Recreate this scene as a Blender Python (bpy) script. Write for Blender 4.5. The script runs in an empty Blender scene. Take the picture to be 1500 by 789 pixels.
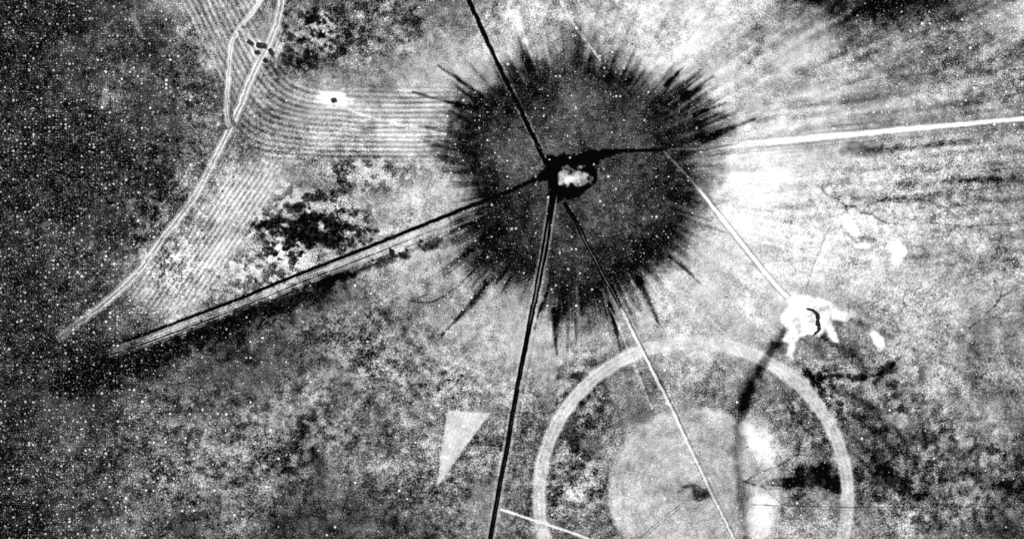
import bpy, math, random
import numpy as np
random.seed(7); rng=np.random.RandomState(11)
scene=bpy.context.scene
COL=scene.collection
# ---------------------------------------------------------------- noise
_tabs={}
def vn(x,y,seed=0,wrap=256):
    k=(seed,wrap)
    if k not in _tabs: _tabs[k]=np.random.RandomState(seed+100).rand(wrap,256)
    t=_tabs[k]
    ix=np.floor(x).astype(int); iy=np.floor(y).astype(int)
    fx=x-ix; fy=y-iy
    fx=fx*fx*(3-2*fx); fy=fy*fy*(3-2*fy)
    a=t[ix%wrap,iy%256]; b=t[(ix+1)%wrap,iy%256]; c=t[ix%wrap,(iy+1)%256]; d=t[(ix+1)%wrap,(iy+1)%256]
    return (a*(1-fx)+b*fx)*(1-fy)+(c*(1-fx)+d*fx)*fy
def fbm(x,y,seed=0,o=4):
    s=0;a=.5;n=0
    for i in range(o):
        s=s+a*vn(x*2**i+13.7*i,y*2**i+7.1*i,seed+i);n+=a;a*=.55
    return s/n
def sst(a,b,x):
    t=np.clip((x-a)/(b-a),0,1); return t*t*(3-2*t)
def dist_poly(X,Y,pts):
    d=np.full(X.shape,1e9); 
    for (x0,y0),(x1,y1) in zip(pts[:-1],pts[1:]):
        dx,dy=x1-x0,y1-y0; L=dx*dx+dy*dy+1e-9
        t=np.clip(((X-x0)*dx+(Y-y0)*dy)/L,0,1)
        d=np.minimum(d,np.hypot(X-x0-t*dx,Y-y0-t*dy))
    return d
def inside(X,Y,poly):
    r=np.zeros(X.shape,bool); n=len(poly)
    for i in range(n):
        x0,y0=poly[i]; x1,y1=poly[(i+1)%n]
        if y0==y1: continue
        c=((y0>Y)!=(y1>Y))&(X<(x1-x0)*(Y-y0)/(y1-y0)+x0)
        r^=c
    return r
def soft_inside(X,Y,poly,w):
    d=dist_poly(X,Y,list(poly)+[poly[0]])
    s=np.where(inside(X,Y,poly),d,-d)
    return sst(-w,w,s)
# ---------------------------------------------------------------- survey map of ground tone (50 m grid)
G0=["1112255543444456657887653322245",
"1112225554444567768887765444345",
"1122235555445788888888776665544",
"1112223556777888888888877665555",
"1111223456666788888898887766655",
"1111133665556777888889998776555",
"1112246764456678888889999876654",
"1122256652567777888998999887655",
"1122466555566677788888888776655",
"1122464444445567777887887666655",
"1111232233445566776776665666656",
"1112222333445566655565565456655",
"1122333344544555544566555445555",
"1122344443444554446566665445554",
"1122344444433444454666654434544",
"1122333333333444445777665454433",
"1122333333333444445777665454433"]
G0=[ (r+r[-1]*31)[:31] for r in G0]
G0=np.array([[int(c) for c in r] for r in G0],float)/9.0
def grid(X,Y):
    gx=np.clip(X/50,0,29.999); gy=np.clip(Y/50,0,15.999)
    ix=gx.astype(int); iy=gy.astype(int); fx=gx-ix; fy=gy-iy
    fx=fx*fx*(3-2*fx)*.5+fx*.5; fy=fy*fy*(3-2*fy)*.5+fy*.5
    return (G0[iy,ix]*(1-fx)+G0[iy,ix+1]*fx)*(1-fy)+(G0[iy+1,ix]*(1-fx)+G0[iy+1,ix+1]*fx)*fy
CX,CY=838,262
edge=[(690,130),(750,92),(800,76),(850,60),(900,80),(960,113),(1000,130),(1022,155),(1040,200),(1036,240),(1030,300),(1020,345),(980,382),(940,412),(900,445),(850,467),(820,465),(785,432),(720,405),(688,392),(672,340),(692,295),(680,262),(648,232),(657,180)]
ea=np.array([math.atan2(y-CY,x-CX) for x,y in edge]); er=np.array([math.hypot(x-CX,y-CY) for x,y in edge])
o=np.argsort(ea); ea=ea[o]; er=er[o]
ea=np.concatenate([ea[-3:]-2*math.pi,ea,ea[:3]+2*math.pi]); er=np.concatenate([er[-3:],er,er[:3]])
# field outlines
FA=[(235,-60),(400,-60),(378,50),(420,118),(470,133),(672,128),(655,236),(420,238),(372,222),(338,190),(326,130),(285,60)]
FB=[(412,236),(352,238),(310,292),(262,340),(210,402),(186,430),(248,463),(300,440),(345,370),(392,300)]
TRI=[(655,600),(718,604),(640,712)]
RC=(1015,727); DC=(1018,722); R0,R1=216.,236.
PAD=[(1150,426),(1172,431),(1205,438),(1228,450),(1248,464),(1238,470),(1216,469),(1222,484),(1230,502),(1220,500),(1209,482),(1200,493),(1184,490),(1168,494),(1164,512),(1160,526),(1150,520),(1156,505),(1146,498),(1152,484),(1142,462),(1153,448)]
CRT=[(795,225),(812,230),(826,226),(842,228),(862,221),(905,221),(907,226),(880,233),(871,243),(874,257),(870,272),(856,283),(842,290),(828,291),(813,296),(803,286),(806,272),(802,267),(790,266),(793,252),(801,240)]
WASH=[(1150,488),(1128,515),(1108,548),(1092,578),(1082,612),(1077,660),(1082,700),(1088,745),(1094,800)]
def branch(x,y,a,L,depth,out,spread=.5):
    p=[(x,y)]; n=max(3,int(L/7))
    for i in range(n):
        a+=random.uniform(-.28,.28); x+=math.cos(a)*7; y+=math.sin(a)*7; p.append((x,y))
        if depth>0 and random.random()<.4: branch(x,y,a+random.choice([-1,1])*spread*random.uniform(.6,1.5),L*.55,depth-1,out,spread)
    out.append((p,depth))
DR=[]
for a in (-.3,-.05,.25): branch(1088,705,a,95,1,DR,.45)
DR+=[([(1203,276),(1214,288),(1228,292),(1238,301),(1252,303),(1262,312),(1276,314),(1292,324)],2.5),([(1262,312),(1272,300),(1284,297),(1295,291)],1.5),([(1238,301),(1241,312),(1250,322)],1),([(1276,314),(1284,306),(1299,308)],1),([(1292,324),(1320,330),(1360,326),(1420,332),(1490,326)],1.5),
([(1180,425),(1188,400),(1192,385),(1203,362),(1208,345),(1216,333)],1.2)]
branch(0,240,.35,140,1,DR); branch(130,290,.0,110,0,DR)
branch(600,440,.35,150,1,DR); branch(1290,690,.9,50,1,DR)
branch(1420,480,-.5,90,1,DR)
SPK=[([(1000,140),(1018,132),(1030,122),(1044,112)],4.2),([(1030,205),(1065,190),(1105,175)],3.4),([(1015,170),(1040,160),(1062,152)],2.4),([(975,125),(990,110),(1002,98)],2.4),
([(712,415),(690,445),(668,468),(648,490)],3.8),([(812,455),(812,490),(816,518)],2.6),([(893,445),(902,480),(909,515)],2.6),([(935,410),(952,445),(966,474)],3.6),
([(980,375),(1005,395),(1030,420)],2.2),([(700,160),(645,147),(605,135)],2.6),([(705,140),(665,112),(640,96)],2.4),([(800,430),(790,455),(782,485)],2.)]
SCR=[([(1176,543),(1196,556),(1222,549),(1250,554),(1280,550),(1300,541),(1314,524)],5,.5),([(1288,682),(1303,702),(1325,713),(1342,728)],8,.5),
([(645,352),(600,368),(560,384),(520,398),(470,416)],7,.5),([(470,422),(420,444),(370,464),(310,486),(240,514),(150,546),(100,560)],30,.42),([(430,436),(340,468),(270,496)],10,.28),([(1190,560),(1240,575),(1290,600)],7,.15),([(1100,575),(1092,600)],12,.2),([(1215,425),(1260,400)],4,.1),
([(1235,222),(1262,216),(1300,218),(1350,212),(1420,208)],6,.2),([(1380,265),(1440,262),(1500,268)],6,.2),([(1300,640),(1380,650),(1450,640)],14,.12),([(1420,700),(1500,720)],16,.14)]
CLUMP=[(450,330,95,55,.32),(540,255,70,26,.2),(440,60,50,50,.2),(545,40,100,50,.14),(1280,560,120,50,.12),(1370,690,130,90,.14),(600,620,190,100,.08),(850,570,40,60,.17),(840,700,45,60,.17),(330,660,170,90,.09),(250,330,60,80,.12),(1190,600,50,60,.12),(1300,300,140,70,.09),(540,500,130,50,.08),(390,400,80,40,.26),(250,400,50,40,.12),(290,120,40,50,.06)]
DARK=[(455,338,56,22,.1,.45),(418,318,28,16,0,.3),(500,350,36,12,.1,.3),
(440,90,50,22,-.2,.22),(470,45,40,25,0,.14),(1265,12,100,20,.1,.12),(1265,222,18,12,.3,.2),
(1200,700,42,18,.05,.34),(1150,705,36,6,.05,.3),(1205,655,18,50,.0,.16),(1185,600,30,30,.5,.10),(1018,720,18,9,.15,.45),(1110,105,40,18,-.5,.14),(1120,45,70,14,-.4,.12),(930,40,40,12,.5,.1),(390,520,110,18,-.3,.06)]
LIGHT=[(490,146,26,12,.1,.40),(1243,327,8,14,-.4,.6),(1252,341,6,8,.3,.5),(1262,360,12,5,0,.5),(1317,372,9,17,.3,.6),(1308,362,11,6,0,.4),(1285,497,8,18,-.5,.6),
(388,74,26,20,0,.3),(330,372,30,20,-.7,.15),(205,405,30,40,.6,.1),(760,45,10,45,-.25,.25),(775,75,8,25,-.2,.25),(1112,640,24,48,-.45,.3),(1112,752,26,36,.2,.26),(940,90,24,18,0,.16),(950,35,16,40,.2,.12),
(330,660,40,14,.3,.14),(845,725,20,16,0,.22),(1480,25,40,35,0,.15),(155,140,5,22,.1,.25),(200,35,4,18,-.4,.2),(715,400,40,26,0,.12),(600,205,60,30,0,.12),(620,285,50,18,-.3,.12),(1090,300,60,50,.6,.12),(1100,240,70,30,0,.1)]
def field(X,Y):
    X=np.asarray(X,float); Y=np.asarray(Y,float)
    wx=(fbm(X/60,Y/60,3,3)-.5)*80; wy=(fbm(X/60,Y/60,9,3)-.5)*80
    T=grid(X+wx,Y+wy)*1.0+.005
    T=T-.07*sst(500,560,Y)*sst(700,800,X)-.06*sst(1140,1200,X)*(1-sst(1250,1330,X))*sst(390,430,Y)*(1-sst(500,540,Y))
    big=fbm(X/85,Y/85,20,5)-.5; mid=fbm(X/26,Y/22,27,5)-.5
    left=sst(100,400,X)
    T=T+big*.42*(.45+.55*left)+mid*.30*(.4+.6*left)
    G=.64+.42*(fbm(X/55,Y/55,24,3)-.5)*2
    G=G*(.72+.28*sst(.15,.4,T))-.18*sst(.62,.95,T)+.06*sst(500,750,Y)
    for (x,y,a,b,am) in CLUMP:
        q=((X-x)/a)**2+((Y-y)/b)**2; mm=1-sst(.3,1.5,q+(fbm(X/30,Y/30,95,2)-.5)*.8)
        c=fbm(X/10,Y/10,96,4); c2=sst(.42,.58,c)
        T=T+(c2-.52)*2*am*mm; G=G+.15*mm
    lf=(1-sst(40,520,X+.25*np.abs(Y-420)))
    S=.05+(.80*lf+.24*sst(1100,1500,X)*(1-sst(100,300,Y)))*(.5+1.0*fbm(X/40,Y/40,98,4))+.06*sst(600,900,Y)
    dx=X-CX; dy=Y-CY; r=np.hypot(dx,dy)+1e-6; th=np.arctan2(dy,dx); tn=(th+math.pi)/(2*math.pi)
    st=vn(tn*110,r/260,31,110)*.45+vn(tn*380,r/150,32,380)*.55
    far=sst(190,240,r)*(1-sst(430,760,r))
    T=T+far*(st-.5)*.44*(.35+.65*sst(.1,.8,np.cos(th+.3)))
    sw=fbm((X+.12*Y)/120,(Y+.10*X)/7,33,4)-.5; mr=sst(1040,1150,X)*(1-sst(330,440,Y))*sst(60,140,Y)
    T=T+sw*.5*mr
    sw=fbm((X*.86-Y*.5)/90,(Y*.86+X*.5)/8,34,3)-.5; mr=sst(880,980,X)*(1-sst(90,150,Y)); T=T+sw*.34*mr
    sw=fbm((Y)/70,(X+.35*Y)/7,35,3)-.5; mr=sst(690,730,X)*(1-sst(840,900,X))*(1-sst(60,110,Y)); T=T+sw*.4*mr
    T=np.where(T>.70,.70+(T-.70)*.68,T)
    # ploughed fields
    v1=Y-130; v2=-.80*(X-425)+.40*(Y-130); k=26.
    v=k*np.log(np.exp(np.clip(v1/k,-30,30))+np.exp(np.clip(v2/k,-30,30)))
    wob=(fbm(X/60,Y/60,51,2)-.5)*4.5
    mA=soft_inside(X,Y,FA,11)
    fade=.3+1.0*fbm(X/50,Y/25,52,3)
    T=T*(1-mA)+mA*(T*.8+.13+.17*fade*np.sin((v+wob)*2*math.pi/7.2)+.04*np.sin((v+wob)*2*math.pi/21)); G=G-.1*mA
    mB=soft_inside(X,Y,FB,7)
    w=.83*X+.55*Y+wob*.7
    T=T*(1-mB)+mB*(T*.75+.22+.17*fade*np.sin(w*2*math.pi/7.0)); G=G-.1*mB
    # inner disc
    wr=(fbm(X/12,Y/12,61,3)-.5)*6
    rr=np.hypot(X-RC[0],Y-RC[1]); rd=np.hypot(X-DC[0],Y-DC[1])
    m=(1-sst(121,131,rd+wr))
    T=T*(1-m)+m*(.715+np.sin(rd*2*math.pi/9+wr)*.025+(fbm(X/36,Y/36,62,5)-.5)*.36+.05*sst(100,128,rd)); G=G*(1-m)+m*.42
    for (x,y,a,b,ro,am) in DARK:
        c,s=math.cos(ro),math.sin(ro); u=((X-x)*c+(Y-y)*s)/a; q=(-(X-x)*s+(Y-y)*c)/b
        near=np.abs(u)+np.abs(q)<5
        d=u*u+q*q+np.where(near,(fbm(X/18,Y/15,70,4)-.5)*5.5,0)
        T=T-am*(1-sst(.2,1.5,d))
    for p,wd,am in SCR:
        d=dist_poly(X,Y,p)+(fbm(X/13,Y/13,93,4)-.5)*min(wd,13)*2.6
        T=T-am*(1-sst(0,wd*1.2,d))
    for (x,y,a,b,ro,am) in LIGHT:
        c,s=math.cos(ro),math.sin(ro); u=((X-x)*c+(Y-y)*s)/a; q=(-(X-x)*s+(Y-y)*c)/b
        d=u*u+q*q+(fbm(X/10,Y/10,71,3)-.5)*1.4
        mm=(1-sst(.1,1.5,d)); T=T+am*mm; G=G-mm*am*.5
    for p,dep in DR:
        d=dist_poly(X,Y,p)+(vn(X/4,Y/4,82)-.5)*1.6
        T=T-(1-sst(.3,1.4+.4*dep,d))*(.15+.08*dep)*(.5+vn(X/20,Y/20,91))
    d=dist_poly(X,Y,WASH)+(fbm(X/14,Y/14,83,4)-.5)*16
    T=T-(1-sst(-4,12,d))*(.46*(1-.5*sst(570,650,Y)))
    T=T-.14*(1-sst(2,24,dist_poly(X,Y,WASH)+(X<1080)*8))*(Y>500)
    # ring on top
    m=sst(R0-3,R0+3,rr+wr*.6)*(1-sst(R1-3,R1+3,rr+wr*.6))*(.92+.08*np.sin(rr*2*math.pi/7))
    m=m*(1-.7*(1-sst(4,10,dist_poly(X,Y,WASH[:4]))))
    T=T*(1-m)+m*(.86+(fbm(X/16,Y/16,63,4)-.5)*.34+.03*(1-sst(520,600,Y))-.05*sst(1150,1240,X)); G=G*(1-m)+m*.36
    # triangle
    m=soft_inside(X+wr*.3,Y,TRI,2.0)
    T=T*(1-m)+m*(.87+.02*np.sin((X*.93+Y*.36)*2*math.pi/6)+(fbm(X/12,Y/12,64,3)-.5)*.2); G=G*(1-m)+m*.28
    # scorched ground
    Ra=np.interp(th,ea,er)
    an=vn(tn*90,r/70,41,90); an2=vn(tn*260,r/60,42,260); an3=vn(tn*30,r/150,43,30); an4=vn(tn*560,r/55,46,560); am_=vn(tn*14,r*0+.5,47,14)
    e=r/Ra+((an3-.5)*.10+(an-.5)*.14+(an2-.5)*.20+(an4-.5)*.16)*(.35+.9*am_)+(fbm(X/24,Y/24,44,5)-.5)*.22
    s=1-sst(.80,1.19,e)
    Tin=.225-.16*sst(.5,.9,r/Ra)+(fbm(X/75,Y/75,45,5)-.5)*.36+.09*np.exp(-((X-870)**2+(Y-125)**2)/3500.)+.05*np.exp(-((X-760)**2+(Y-250)**2)/3000.)+(an2-.5)*.07*sst(60,150,r)
    Tin=np.maximum(Tin,.05)
    T=T*(1-s)+s*Tin; G=G*(1-s)+s*.42; S=S*(1-s)+.24*s
    halo=np.clip((1.42-e)/.40,0,1)*(1-s)
    T=T-halo*np.clip((an*.35+an2*.4+an4*.25-.50)*3.,0,1)*.34*(.2+an3)*(.3+1.2*am_)-.05*halo*halo
    for p,wd in SPK:
        d=dist_poly(X,Y,p)+(fbm(X/10,Y/10,81,3)-.5)*5
        L=math.hypot(p[-1][0]-p[0][0],p[-1][1]-p[0][1]); f=np.clip(np.hypot(X-p[-1][0],Y-p[-1][1])/L,0,1)
        T=T-(1-sst(-.5,wd*(.9+1.6*f),d))*.52
    # bare pad
    dpd=dist_poly(X,Y,PAD+[PAD[0]])
    m=soft_inside(X+(fbm(X/8,Y/8,84,2)-.5)*5,Y+(fbm(X/8,Y/8,85,2)-.5)*5,PAD,2.4)
    T=T-.06*np.exp(-(dpd/26)**2)*(1-m)
    T=T*(1-m)+m*(1.02-1.2*np.clip(fbm(X/9,Y/9,86,4)-.54,0,1)); G=G*(1-m)+m*.28; S=S*(1-m)
    # central crater floor
    m=soft_inside(X+(fbm(X/7,Y/7,87,2)-.5)*9,Y+(fbm(X/7,Y/7,88,2)-.5)*9,CRT,1.8)
    T=T*(1-m)+m*(-.15); G=G*(1-m)+m*.2; S=S*(1-m)
    u=(X-841)/27; q=(Y-259)/20
    d=u*u+q*q+(fbm(X/10,Y/10,89,3)-.5)*1.8
    m=1-sst(.45,1.0,d)
    T=T*(1-m)+m*(.66+(fbm(X/9,Y/9,90,3)-.5)*.8+.45*np.exp(-((X-834)**2+(Y-264)**2)/90.)-.55*np.exp(-((X-833)**2+(Y-248)**2)/50.)); G=G*(1-m)+m*.5
    return T,np.clip(G,.1,1.2),np.clip(S,0,1.2)
def height(X,Y):
    h=4*fbm(X/320,Y/320,201,2)
    r=np.hypot(X-838,Y-260); h=h-3.2*np.exp(-(r/34)**2)+1.2*np.exp(-((r-50)/10)**2)
    r=np.hypot(X-1018,Y-720); h=h-2.5*np.exp(-(r/11)**2)+.8*np.exp(-((r-19)/6)**2)
    r=np.hypot(X-490,Y-147); h=h+1.2*np.exp(-(r/9)**2)
    return h
# ---------------------------------------------------------------- materials
def nn(nt,t,**k):
    n=nt.nodes.new(t)
    for a,b in k.items(): setattr(n,a,b)
    return n
def mth(nt,op,a,b=None,c=None,clamp=False):
    n=nt.nodes.new('ShaderNodeMath'); n.operation=op; n.use_clamp=clamp
    for i,v in enumerate((a,b,c)):
        if v is None: continue
        if isinstance(v,(int,float)): n.inputs[i].default_value=v
        else: nt.links.new(v,n.inputs[i])
    return n.outputs[0]
def noise(nt,vec,scale,det,rough=.6):
    n=nn(nt,'ShaderNodeTexNoise'); n.inputs['Scale'].default_value=scale; n.inputs['Detail'].default_value=det; n.inputs['Roughness'].default_value=rough
    nt.links.new(vec,n.inputs['Vector']); return n.outputs['Fac']
def specks(nt,vec,scale,dens,power,rmax):
    v=nn(nt,'ShaderNodeTexVoronoi'); v.inputs['Scale'].default_value=scale
    v.voronoi_dimensions='2D'
    nt.links.new(vec,v.inputs['Vector'])
    sp=nn(nt,'ShaderNodeSeparateColor'); nt.links.new(v.outputs['Color'],sp.inputs[0])
    rad=mth(nt,'MULTIPLY',mth(nt,'POWER',sp.outputs[0],power),rmax)
    keep=mth(nt,'LESS_THAN',sp.outputs[1],dens)
    m=mth(nt,'MULTIPLY',mth(nt,'SUBTRACT',rad,v.outputs['Distance']),14.0,clamp=True)
    return mth(nt,'MULTIPLY',m,keep)
def desert_material():
    m=bpy.data.materials.new("desert_soil"); m.use_nodes=True; nt=m.node_tree; L=nt.links
    b=nt.nodes['Principled BSDF']; b.inputs['Roughness'].default_value=1; b.inputs['Specular IOR Level'].default_value=0.0
    at=nn(nt,'ShaderNodeAttribute',attribute_name='tone'); sp=nn(nt,'ShaderNodeSeparateColor'); L.new(at.outputs['Color'],sp.inputs[0])
    T,G,S=sp.outputs
    pos=nn(nt,'ShaderNodeNewGeometry').outputs['Position']
    n1=noise(nt,pos,.46,1,.6); n2=noise(nt,pos,.085,4,.66); n3=noise(nt,pos,.030,4,.6)
    a=mth(nt,'MULTIPLY',mth(nt,'SUBTRACT',n1,.5),1.5)
    c=mth(nt,'MULTIPLY',mth(nt,'SUBTRACT',n2,.5),1.35)
    d=mth(nt,'MULTIPLY',mth(nt,'SUBTRACT',n3,.5),.8)
    s=mth(nt,'ADD',mth(nt,'ADD',a,c),d)
    D=mth(nt,'MULTIPLY_ADD',s,G,T)
    dn=mth(nt,'ADD',mth(nt,'MULTIPLY',mth(nt,'SUBTRACT',n2,.5),1.6),1.0)
    S2=mth(nt,'MULTIPLY',S,dn)
    w1=specks(nt,pos,.17,mth(nt,'MULTIPLY',S2,.6),2.4,.36)
    w2=specks(nt,pos,.41,mth(nt,'MULTIPLY',S2,.9),1.0,.36)
    w3=specks(nt,pos,.27,mth(nt,'MULTIPLY',S2,.6),1.6,.34)
    W=mth(nt,'MAXIMUM',mth(nt,'MULTIPLY',w1,.62),mth(nt,'MAXIMUM',mth(nt,'MULTIPLY',w2,.34),mth(nt,'MULTIPLY',w3,.48)))
    D=mth(nt,'ADD',mth(nt,'MAXIMUM',D,.05),W)
    D=mth(nt,'MAXIMUM',mth(nt,'MINIMUM',D,1.0),.06)
    A=mth(nt,'MULTIPLY',mth(nt,'POWER',D,2.2),.85)
    cc=nn(nt,'ShaderNodeCombineColor'); 
    for i in range(3): L.new(A,cc.inputs[i])
    L.new(cc.outputs[0],b.inputs['Base Color'])
    bp=nn(nt,'ShaderNodeBump'); bp.inputs['Strength'].default_value=.35; bp.inputs['Distance'].default_value=1.2
    L.new(n2,bp.inputs['Height']); L.new(bp.outputs[0],b.inputs['Normal'])
    return m
SOIL=desert_material()
def plain(name,v,var=.5,scale=.8):
    m=bpy.data.materials.new(name); m.use_nodes=True; nt=m.node_tree
    b=nt.nodes['Principled BSDF']; b.inputs['Roughness'].default_value=.95; b.inputs['Specular IOR Level'].default_value=.05
    pos=nn(nt,'ShaderNodeNewGeometry').outputs['Position']
    n=noise(nt,pos,scale,4)
    r=nn(nt,'ShaderNodeValToRGB'); r.color_ramp.elements[0].position=.35; r.color_ramp.elements[1].position=.65
    lo=v*(1-var); hi=v*(1+var); r.color_ramp.elements[0].color=(lo,lo,lo,1); r.color_ramp.elements[1].color=(hi,hi,hi,1)
    nt.links.new(n,r.inputs[0]); nt.links.new(r.outputs[0],b.inputs['Base Color']); return m
M_ROOF=plain("tarred_roof",.035); M_WALL=plain("adobe_wall",.35,.2); M_LEAF=plain("scrub_leaves",.03,.7,.5); M_BARK=plain("bark",.06)
M_CONC=plain("concrete",.6,.15); M_DARK=plain("dark_earth",.02,.5); M_WOOD=plain("weathered_wood",.12); M_GLASS=plain("window_glass",.04,.1); M_STEEL=plain("tank_steel",.3,.2)
# ---------------------------------------------------------------- mesh helpers
def mk(name,verts,faces,mat,tone=None,label=None,cat=None,kind=None,parent=None,group=None,smooth=False):
    me=bpy.data.meshes.new(name); verts=np.asarray(verts,float)
    if isinstance(faces,np.ndarray):
        nv=len(verts); nf=len(faces)
        me.vertices.add(nv); me.vertices.foreach_set('co',verts.astype(np.float32).ravel())
        me.loops.add(nf*4); me.loops.foreach_set('vertex_index',faces.astype(np.int32).ravel())
        me.polygons.add(nf); me.polygons.foreach_set('loop_start',np.arange(0,nf*4,4,dtype=np.int32))
        me.update(calc_edges=True)
    else:
        me.from_pydata([tuple(v) for v in verts],[],faces); me.update()
    if smooth: me.polygons.foreach_set('use_smooth',np.ones(len(me.polygons),bool))
    if tone is not None:
        a=me.color_attributes.new('tone','FLOAT_COLOR','POINT')
        c=np.ones((len(verts),4),np.float32)
        for i in range(3): c[:,i]=tone[i]
        a.data.foreach_set('color',c.ravel())
    me.materials.append(mat)
    ob=bpy.data.objects.new(name,me); COL.objects.link(ob)
    if parent: ob.parent=parent
    if label: ob["label"]=label
    if cat: ob["category"]=cat
    if kind: ob["kind"]=kind
    if group: ob["group"]=group
    return ob
step=1.6
fx=np.arange(-70,1570,step); fy=np.arange(-70,860,step)
def outer(f):
    d=np.array([20,60,150,350,800,1800,4000,9000,20000.])
    return np.concatenate([f[0]-d[::-1],f,f[-1]+d])
gx=outer(fx); gy=outer(fy)
XX,YY=np.meshgrid(gx,gy); Xf=XX.ravel(); Yf=YY.ravel()
TT,GG,SS=field(Xf,Yf); HH=height(Xf,Yf)
V=np.stack([Xf-750,394.5-Yf,HH],1)
nx,ny=len(gx),len(gy)
idx=np.arange(nx*ny).reshape(ny,nx)
F=np.stack([idx[1:,:-1],idx[1:,1:],idx[:-1,1:],idx[:-1,:-1]],-1).reshape(-1,4)
def structure(name,label,cat,V,F,T): return mk(name,V,F,SOIL,T,label,cat,"structure",smooth=True)
structure("ground","pale mottled desert plain with dark scrub and speckled soil","ground",V,F,(TT,GG,SS))
FCX=Xf[F].mean(1); FCY=Yf[F].mean(1)
def patch(name,label,cat,mask,z):
    f=F[mask]; u,inv=np.unique(f,return_inverse=True); inv=inv.reshape(f.shape)
    v=V[u].copy(); v[:,2]+=z
    return structure(name,label,cat,v,inv,(TT[u],GG[u],SS[u]))
th=np.arctan2(FCY-CY,FCX-CX); rr=np.hypot(FCX-CX,FCY-CY); tn=(th+math.pi)/(2*math.pi)
e=rr/np.interp(th,ea,er)+(vn(tn*90,rr/70,41,90)-.5)*.12+(vn(tn*260,rr/60,42,260)-.5)*.16+(fbm(FCX/24,FCY/24,44,3)-.5)*.2
mc=inside(FCX,FCY,CRT)
patch("scorched_ground","charred dark blast circle with ragged radial streaks on desert","scorched ground",(e<1.02)&~mc,.1)
patch("crater","black shallow blast crater with pale mottled centre","crater",mc,.1)
patch("ploughed_field","pale furrowed field bending around a homestead","field",inside(FCX,FCY,FA),.1)
patch("ploughed_field","striped furrowed strip beside a curving dirt track","field",inside(FCX,FCY,FB),.1)
patch("cleared_plot","pale triangular bare plot in dark scrub","plot",inside(FCX,FCY,TRI),.1)
rd=np.hypot(FCX-DC[0],FCY-DC[1]); rg=np.hypot(FCX-RC[0],FCY-RC[1])
patch("graded_clearing","round pale graded clearing with small dark crater","clearing",(rd<125),.1)
patch("ring_road","wide pale circular graded track around a clearing","road",(rg>R0-1)&(rg<R1+1),.12)
patch("bare_pad","bright white bulldozed pad at the end of a track","ground",inside(FCX,FCY,PAD),.1)
patch("dry_wash","dark winding dry wash crossing the circular track","gully",(dist_poly(FCX,FCY,WASH)<8),.16)
# ---------------------------------------------------------------- roads
def cat_rom(p,st=2.0):
    p=[np.array(q,float) for q in p]; p=[2*p[0]-p[1]]+p+[2*p[-1]-p[-2]]; out=[]
    for i in range(1,len(p)-2):
        n=max(2,int(np.linalg.norm(p[i+1]-p[i])/st))
        for j in range(n):
            t=j/n; a,b,c,d=p[i-1],p[i],p[i+1],p[i+2]
            out.append(.5*((2*b)+(c-a)*t+(2*a-5*b+4*c-d)*t*t+(3*b-a-3*c+d)*t**3))
    out.append(p[-2]); return np.array(out)
_z=[.3]
def ribbon(name,label,pts,half,prof,cols=13,seed=0,wob=1.2):
    c=cat_rom(pts); tg=np.gradient(c,axis=0); tg/=np.linalg.norm(tg,axis=1)[:,None]; nrm=np.stack([-tg[:,1],tg[:,0]],1)
    n=len(c); u=np.linspace(-1,1,cols); s=np.linspace(0,1,n)
    hw=np.full(n,float(half))
    P=c[:,None,:]+nrm[:,None,:]*(u[None,:]*hw[:,None])[:,:,None]
    X=P[:,:,0].ravel(); Y=P[:,:,1].ravel()
    U=np.repeat(u[None,:],n,0).ravel(); Sx=np.repeat(s[:,None],cols,1).ravel(); H=np.repeat(hw[:,None],cols,1).ravel()
    d=U*H+ (vn(X/9,Y/9,300+seed)-.5)*wob
    T,G,S=field(X,Y)
    a,t,g=prof(d,Sx,H,X,Y)
    a=np.clip(a,0,1)*(1-sst(.8,1,np.abs(U)))
    T2=T*(1-a)+a*t; G2=G*(1-a)+a*g; S2=S*(1-a*.9)
    _z[0]+=.06
    v=np.stack([X-750,394.5-Y,height(X,Y)+_z[0]],1)
    ii=np.arange(n*cols).reshape(n,cols)
    f=np.stack([ii[:-1,:-1],ii[:-1,1:],ii[1:,1:],ii[1:,:-1]],-1).reshape(-1,4)
    a0,b0,c0=v[f[0,0]],v[f[0,1]],v[f[0,2]]
    if np.cross(b0-a0,c0-a0)[2]<0: f=f[:,::-1].copy()
    return structure(name,label,"road",v,f,(T2,G2,S2))
def band(d,c,w,s=.8): return 1-sst(w-s,w+s,np.abs(d-c))
def asphalt(w,edge_t=.85,edge_a=.5,dd=0):
    def f(d,s,H,X,Y):
        core=band(d,dd,w); ed=np.clip(band(d,dd,w+2.6)-core,0,1)*edge_a*(vn(X/6,Y/6,55)*1.1)
        a=np.maximum(core,ed); t=np.where(core>ed,-.1,edge_t); return a,t,np.where(core>.5,.2,.6)
    return f
ribbon("asphalt_road","straight narrow black asphalt road ending at the crater",[(655,-65),(686,0),(722,78),(762,160),(800,240)],9,asphalt(2.9,.9,.45),seed=1)
def swprof(d,s,H,X,Y):
    fade=1-sst(.82,1,s); out=sst(.16,.32,s)
    core=band(d,-6,2.8-1.1*s)
    A=lambda k:(.35+.9*vn(X/18+k*9,Y/18,56))
    L=[band(d,-2.4,.9,.7)*out*.5*A(1),band(d,.8,1.3,.9)*out*.85*A(2),band(d,4.2,1.0,.9)*out*.8*A(3),band(d,8.6,1.1,1)*out*.7*A(4),band(d,12,.8,.8)*out*.4*A(5)]
    Dk=[core,band(d,6.4,.8,.7)*out*.55*A(6),band(d,14.6,1.6,1.2)*out*.35*(vn(X/14,Y/14,58)>.4)]
    l=np.maximum.reduce(L); k=np.maximum.reduce(Dk); a=np.maximum(l,k); t=np.where(l>=k,.92,-.05)
    return a*fade,t,np.full(d.shape,.4)
def flip(p):
    return lambda d,s,H,X,Y:p(-d,s,H,X,Y)
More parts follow.
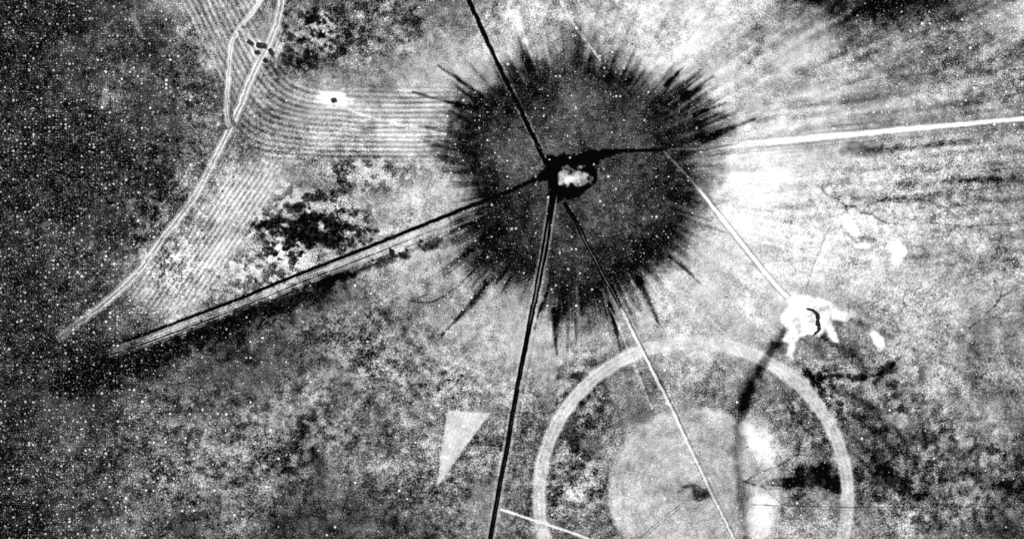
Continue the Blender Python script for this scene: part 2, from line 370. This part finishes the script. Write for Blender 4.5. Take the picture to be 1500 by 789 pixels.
ribbon("asphalt_road","black road with worn pale dirt track alongside",[(798,262),(745,287),(690,308),(600,344),(520,376),(430,411),(350,444),(270,474),(200,500),(150,515),(105,525)],20,flip(swprof),cols=41,seed=2)
def sprof(d,s,H,X,Y):
    mid=band(d,.2,1.2,.6)*sst(.04,.1,s)*(1-sst(.24,.42,s))
    mid2=band(d,-.6,.7,.6)*sst(.38,.46,s)*.7
    core=band(d,0,4.4-1.2*sst(.05,.5,s)); ed=np.clip(band(d,0,7.2)-core,0,1)*.4
    a=np.maximum(core,ed); t=np.where(core>ed,-.1+.6*mid+.45*mid2,.85); return a,t,np.full(d.shape,.25)
ribbon("asphalt_road","long black double-lined road running across scrubland",[(810,286),(804,325),(797,370),(787,420),(777,470),(764,535),(752,600),(742,660),(734,700),(718,789),(708,850)],10,sprof,cols=21,seed=3)
def sseprof(d,s,H,X,Y):
    pale=sst(.24,.33,s); far=sst(.55,.72,s)
    core=band(d,0,2.7)*(1-pale)
    lt=band(d,0,2.0-.7*far)*pale*(.85-.1*far); dk=band(d,-3.4,1.2)*(pale*.55)*(1-.5*far); dk2=band(d,2.6,.7,.7)*far*.25; ctr=band(d,0,.8,.5)*(1-pale)*sst(.03,.1,s)
    a=np.maximum.reduce([core,lt,dk,dk2]); t=np.where(lt>=a,1.0,-.1+.5*ctr+.3*pale); return a,t,np.full(d.shape,.35)
ribbon("dirt_road","thin straight road turning from black to pale dirt",[(826,296),(845,328),(862,362),(885,405),(905,442),(932,497),(960,552),(985,602),(1010,655),(1042,722),(1075,789),(1105,850)],9,sseprof,cols=23,seed=4)
def eprof(d,s,H,X,Y):
    w=4.3-1.4*sst(.35,.9,s)
    dark=1-sst(.08,.22,s); wh=sst(.22,.42,s)
    c1=band(d,0,2.6*(1-s*2)+.4)*dark; gr=band(d,0,1.6)*(1-wh)*sst(.12,.2,s)*.6; lt=band(d,0,w,1.7)*wh*.96
    dk=band(np.abs(d),w+2.4,1.6,1)*wh*.25
    a=np.maximum.reduce([c1,gr,lt,dk]); t=np.where(lt>=a,1.03+.1*vn(X/20,d/2,77),np.where(c1>=a,-.1,np.where(gr>=a,.5,.38))); return a,t,np.full(d.shape,.25)
ribbon("dirt_road","bright pale dirt road leading away from the blast circle",[(862,228),(900,222),(960,220),(1020,218),(1060,214),(1130,208),(1270,195),(1400,183),(1500,174),(1570,167)],12,eprof,cols=21,seed=5)
def seprof(d,s,H,X,Y):
    o=sst(.2,.34,s); a=band(d,0,1.5+.7*o)*(.5+.5*o); dk=band(np.abs(d),4.3,1.3,1.)*.42*o
    return np.maximum(a,dk),np.where(a>=dk,.62+.48*o,.44),np.full(d.shape,.2)
ribbon("dirt_road","pale narrow dirt track ending at a bare pad",[(972,222),(990,240),(1012,264),(1035,292),(1068,334),(1100,374),(1128,408),(1154,436)],7.5,seprof,cols=19,seed=6)
def ruts(w,am,t0=1.0):
    def f(d,s,H,X,Y):
        fd=1-sst(.85,1,s)*.6
        b=band(d,0,w+1.6,2.0)*.72; l=np.maximum(band(d,-w*.55,1.5,1.1),band(d,w*.55,1.5,1.1))*(.75+.4*vn(X/25,Y/25,78)); dk=band(np.abs(d),w+3,1.2,1)*.22
        a=np.maximum(b,l)*(.85+.25*vn(X/14,Y/14,57)); k=dk>a; a=np.maximum(a,dk)*am*fd; return np.clip(a,0,1),np.where(k,.1,np.where(l>b,t0,.72)),np.full(d.shape,.32)
    return f
ribbon("dirt_track","pale twin-rut dirt track curving past ploughed furrows",[(420,-60),(412,10),(400,50),(384,82),(366,120),(350,160),(334,195),(318,226),(290,280),(262,320),(236,352),(205,396),(170,430),(130,462),(85,497)],14,ruts(5.2,1.0),cols=27,seed=7,wob=2)
ribbon("dirt_track","pale rutted loop track beside a homestead",[(400,-60),(382,0),(356,36),(341,60),(336,100),(333,140),(332,170),(338,188)],10,ruts(3.2,1.),cols=21,seed=8,wob=1.6)
ribbon("dirt_track","faint short track joining two dirt tracks",[(352,42),(364,52),(374,66),(382,80)],6,ruts(2,.6),cols=11,seed=9)
def solid(w,t=1.0,k=1.): return lambda d,s,H,X,Y:(band(d,0,w,1.)*k,np.full(d.shape,t),np.full(d.shape,.3))
ribbon("dirt_track","short straight pale trail crossing scrub",[(733,745),(770,757),(810,770),(860,788),(900,805)],6,solid(1.9,.98,.95),cols=15,seed=10)
def thin(t,am,w=1.0): return lambda d,s,H,X,Y:(band(d,0,w,.8)*am*(.5+.7*vn(X/10,Y/10,59)),np.full(d.shape,t),np.full(d.shape,.5))
ribbon("foot_trail","faint dark trail across open desert",[(1100,738),(1200,741),(1350,742),(1560,740)],4,thin(.12,.5),cols=9,seed=11)
ribbon("foot_trail","faint pale trail across bright desert",[(812,-20),(830,20),(856,58),(880,90)],5,thin(.95,.7,1.7),cols=9,seed=12)
ribbon("foot_trail","faint pale trail leaving a small earth mound",[(495,152),(530,168),(570,178),(620,190),(655,197)],5,thin(.95,.75,1.6),cols=9,seed=13)
ribbon("foot_trail","thin pale trail running beside a road",[(893,450),(915,500),(935,550),(955,600)],4,thin(.9,.6,1.4),cols=9,seed=14)
ribbon("foot_trail","faint trail across a graded clearing",[(935,789),(965,762),(995,738)],4,thin(.2,.55),cols=9,seed=15)
ribbon("foot_trail","faint trail across a graded clearing",[(1100,700),(1140,735),(1190,770),(1225,800)],4,thin(.9,.5),cols=9,seed=16)
# ---------------------------------------------------------------- buildings
def hz(x,y): return float(height(np.array([x*1.]),np.array([y*1.]))[0])
def empty(name,x,y,rot,label,cat,group=None):
    o=bpy.data.objects.new(name,None); COL.objects.link(o)
    o.location=(x-750,394.5-y,hz(x,y)+.1); o.rotation_euler[2]=rot
    o["label"]=label; o["category"]=cat
    if group:o["group"]=group
    return o
def boxv(x0,x1,y0,y1,z0,z1):
    v=[(x0,y0,z0),(x1,y0,z0),(x1,y1,z0),(x0,y1,z0),(x0,y0,z1),(x1,y0,z1),(x1,y1,z1),(x0,y1,z1)]
    f=[(0,3,2,1),(4,5,6,7),(0,1,5,4),(1,2,6,5),(2,3,7,6),(3,0,4,7)]; return v,f
def house(name,x,y,rot,w,d,hh,label,cat,chim=True):
    e=empty(name,x,y,rot,label,cat); w/=2; d/=2; R=hh+d*.55
    v=[(-w,-d,-.5),(w,-d,-.5),(w,d,-.5),(-w,d,-.5),(-w,-d,hh),(w,-d,hh),(w,d,hh),(-w,d,hh),(-w,0,R),(w,0,R)]
    f=[(0,1,5,4),(2,3,7,6),(1,2,6,9,5),(3,0,4,8,7)]
    mk("wall",v,f,M_WALL,parent=e)
    k=.8; t=.35; z=hh-.55*k+.12
    v=[(-w-k,-d-k,z),(w+k,-d-k,z),(w+k,0,R+.12),(-w-k,0,R+.12),(w+k,d+k,z),(-w-k,d+k,z)]
    v+=[(a,b,c+t) for a,b,c in v]
    f=[(6,7,8,9),(9,8,10,11),(3,2,1,0),(5,4,2,3),(0,1,7,6),(4,5,11,10),(1,2,8,7),(2,4,10,8),(3,0,6,9),(5,3,9,11)]
    mk("roof",v,f,M_ROOF,parent=e)
    mk("door",*boxv(-.6,.6,-d-.08,-d+.05,0,2.1),M_WOOD,parent=e)
    for q in (-w*.6,w*.6): mk("window",*boxv(q-.6,q+.6,-d-.06,-d+.05,1,2.1),M_GLASS,parent=e)
    if chim: mk("chimney",*boxv(w*.5-.5,w*.5+.5,-.5,.5,R-.8,R+1.6),M_WALL,parent=e)
    return e
house("farmhouse",383,67,-.1,12,6,3.0,"low dark-roofed farmhouse on a pale trampled yard","house")
house("shed",367,63,-.6,7,4.5,2.4,"small dark-roofed shed beside a farmhouse","shed",False)
house("shed",397,76,-1.2,7,4.5,2.4,"narrow dark-roofed shed at a yard corner","shed",False)
house("shed",377,77,.1,6,4,2.4,"tiny dark-roofed shed behind a farmhouse","shed",False)
house("instrument_shelter",489,147,.3,5.5,4.4,1.8,"small dark-roofed shelter alone on a pale earth mound","shelter",False)
e_=empty("water_tank",389,89,0,"round dark water tank below a farmhouse","water tank")
def cyl(r0,r1,z0,z1,n=20,cap=True):
    v=[(r0*math.cos(2*math.pi*i/n),r0*math.sin(2*math.pi*i/n),z0) for i in range(n)]+[(r1*math.cos(2*math.pi*i/n),r1*math.sin(2*math.pi*i/n),z1) for i in range(n)]
    f=[(i,(i+1)%n,n+(i+1)%n,n+i) for i in range(n)]
    if cap: f.append(tuple(range(n,2*n)))
    return v,f
mk("tank_wall",*cyl(3.2,3.2,-.4,3),M_STEEL,parent=e_); mk("tank_lid",*cyl(3.4,.4,3.02,4),M_DARK,parent=e_)
for i,(x,y,s) in enumerate([(805,234,1.2),(835,231,1.4),(870,241,1.4)]):
    v1,f1=boxv(-s,s,-s*.8,s*.8,-.5,.8); v2,f2=boxv(-s*.6,s*.6,-s*.5,s*.5,.803,1.5)
    o=mk("concrete_footing",v1+v2,f1+[tuple(q+8 for q in ff) for ff in f2],M_CONC,label="pale broken concrete footing on blackened crater rim",cat="footing",group="concrete footings around the crater")
    o.location=(x-750,394.5-y,hz(x,y)); o.rotation_euler[2]=i*.7
pts=cat_rom([(1181,452),(1191,455),(1197,462),(1197,472),(1199,482),(1190,492)],1.5)
tg=np.gradient(pts,axis=0); tg/=np.linalg.norm(tg,axis=1)[:,None]
v=[];f=[]
for i,(p,t) in enumerate(zip(pts,tg)):
    nx_,ny_=-t[1],t[0]; taper=math.sin(math.pi*min(1,max(.06,(i+.5)/len(pts))))**.6*(.75+.5*random.random())
    h0=hz(p[0],p[1])
    for off,z in ((-3.4,0),(-1.5,2.8),(1.0,2.8),(2.8,0)):
        j=random.uniform(-.6,.6); v.append((p[0]+nx_*(off*taper+j)-750,394.5-(p[1]+ny_*(off*taper+j)),h0+z*taper+.12))
    if i:
        a=(i-1)*4;b=i*4
        for k in range(3): f.append((a+k,a+k+1,b+k+1,b+k))
mk("curved_embankment",v,f,M_DARK,label="dark crescent earth embankment on a bright bare pad",cat="embankment")
# ---------------------------------------------------------------- shrubs
def shrub_mesh(seed):
    r=random.Random(seed); v=[];f=[];mi=[]
    for k in range(4):
        a=r.uniform(0,6.28); b=len(v)
        for (rad,z,o) in ((.12,-.3,0),(.05,1.0,.5)):
            for q in range(4): v.append((math.cos(a)*o+rad*math.cos(q*1.57),math.sin(a)*o+rad*math.sin(q*1.57),z))
        for q in range(4): f.append((b+q,b+(q+1)%4,b+4+(q+1)%4,b+4+q)); mi.append(1)
    lob=[(r.uniform(-.6,.6),r.uniform(-.6,.6),r.uniform(.6,1.1),r.uniform(.35,.7)) for _ in range(6)]
    for k in range(220):
        x,y,z,R=r.choice(lob); a=r.uniform(0,6.28); el=r.uniform(-.4,1.5); rr_=R*r.uniform(.6,1.05)
        c=np.array([x+rr_*math.cos(a)*math.cos(el),y+rr_*math.sin(a)*math.cos(el),z+rr_*math.sin(el)*.8])
        d1=np.array([r.gauss(0,1) for _ in range(3)]); d1/=np.linalg.norm(d1); d2=np.cross(d1,[r.gauss(0,1) for _ in range(3)]); d2/=np.linalg.norm(d2)
        s=r.uniform(.09,.19); b=len(v); v+= [tuple(c+d1*s),tuple(c+d2*s),tuple(c-d1*s),tuple(c-d2*s)]; f.append((b,b+1,b+2,b+3)); mi.append(0)
    me=bpy.data.meshes.new("shrub"); me.from_pydata(v,[],f); me.materials.append(M_LEAF); me.materials.append(M_BARK)
    me.polygons.foreach_set('material_index',mi); return me
SM=[shrub_mesh(i) for i in range(5)]
cl=[(452,338,75,30,.1,90),(505,348,40,18,.1,14),(420,440,60,9,-.42,28),(340,466,55,9,-.35,22),(590,369,50,6,-.3,16),(430,90,50,24,-.2,20),(460,40,50,30,0,14),(1238,552,50,6,.06,16),(1295,541,24,7,-.6,10),(1315,707,36,10,.75,18),(1195,700,30,12,0,12),(650,565,50,25,0,10),(850,640,20,60,.1,8),(1160,600,16,34,.2,8)]
for (x,y,a,b,ro,n) in cl:
    for k in range(n):
        u=random.gauss(0,.55)*a; w=random.gauss(0,.55)*b; c,s=math.cos(ro),math.sin(ro)
        px=x+u*c-w*s; py=y+u*s+w*c
        if 207<math.hypot(px-RC[0],py-RC[1])<245 or math.hypot(px-DC[0],py-DC[1])<134: continue
        o=bpy.data.objects.new("desert_shrub",random.choice(SM)); COL.objects.link(o)
        o.location=(px-750,394.5-py,hz(px,py)); sc=random.uniform(1.6,4.0)
        o.scale=(sc,sc*random.uniform(.8,1.2),sc*.9); o.rotation_euler[2]=random.uniform(0,6.28)
        o["label"]="low dark rounded desert shrub growing in a thicket"; o["category"]="shrub"; o["group"]="dark shrubs in desert thickets"
N=50000
sx=rng.uniform(-60,1560,N); sy=rng.uniform(-60,850,N)
t_,g_,s_=field(sx,sy); pr=np.clip((g_-.35)*1.6,0,1)*np.clip(1.0-t_*1.3,0.03,1)*(fbm(sx/22,sy/22,401,3)>.50)
k=rng.rand(N)<pr*.5; sx=sx[k]; sy=sy[k]; n=len(sx); h_=height(sx,sy)
R=rng.uniform(.7,1.9,n); v=np.zeros((n,5,3)); a0=rng.uniform(0,6.28,n)
for q in range(4):
    rq=R*rng.uniform(.7,1.2,n); v[:,q,0]=sx-750+rq*np.cos(a0+q*1.57); v[:,q,1]=394.5-sy+rq*np.sin(a0+q*1.57); v[:,q,2]=h_+.05
v[:,4,0]=sx-750+rng.uniform(-.3,.3,n); v[:,4,1]=394.5-sy; v[:,4,2]=h_+R*.9
vv=v.reshape(-1,3); ff=[]
for i in range(n):
    b=i*5; ff+= [(b,b+1,b+4),(b+1,b+2,b+4),(b+2,b+3,b+4),(b+3,b,b+4)]
mk("desert_scrub",vv,ff,M_LEAF,label="scattered low dark scrub dotted over the plain",cat="scrub",kind="stuff")
# ---------------------------------------------------------------- light & camera
el=math.radians(52)
sun=bpy.data.lights.new("sun",'SUN'); sun.energy=3.9; sun.angle=math.radians(.5); sun.color=(1,.992,.975)
so=bpy.data.objects.new("sun",sun); COL.objects.link(so)
from mathutils import Vector
dirv=Vector((math.cos(el)*math.cos(math.radians(140)),math.cos(el)*math.sin(math.radians(140)),math.sin(el)))
so.rotation_euler=dirv.to_track_quat('Z','Y').to_euler(); so.location=dirv*1000
w=bpy.data.worlds.new("World"); scene.world=w; w.use_nodes=True; nt=w.node_tree
sky=nt.nodes.new('ShaderNodeTexSky'); sky.sky_type='NISHITA'; sky.sun_disc=False; sky.sun_elevation=el; sky.sun_rotation=math.radians(90-140)
hs=nt.nodes.new('ShaderNodeHueSaturation'); hs.inputs['Saturation'].default_value=0.06
nt.links.new(sky.outputs[0],hs.inputs['Color']); nt.links.new(hs.outputs[0],nt.nodes['Background'].inputs[0]); nt.nodes['Background'].inputs[1].default_value=.06
cam=bpy.data.cameras.new("camera"); co=bpy.data.objects.new("camera",cam); COL.objects.link(co); co.location=(0,0,2083.3); cam.lens=50; cam.sensor_width=36; cam.clip_end=60000; cam.clip_start=1
scene.camera=co
scene.view_settings.view_transform='Standard'; scene.view_settings.look='None'; scene.view_settings.exposure=0
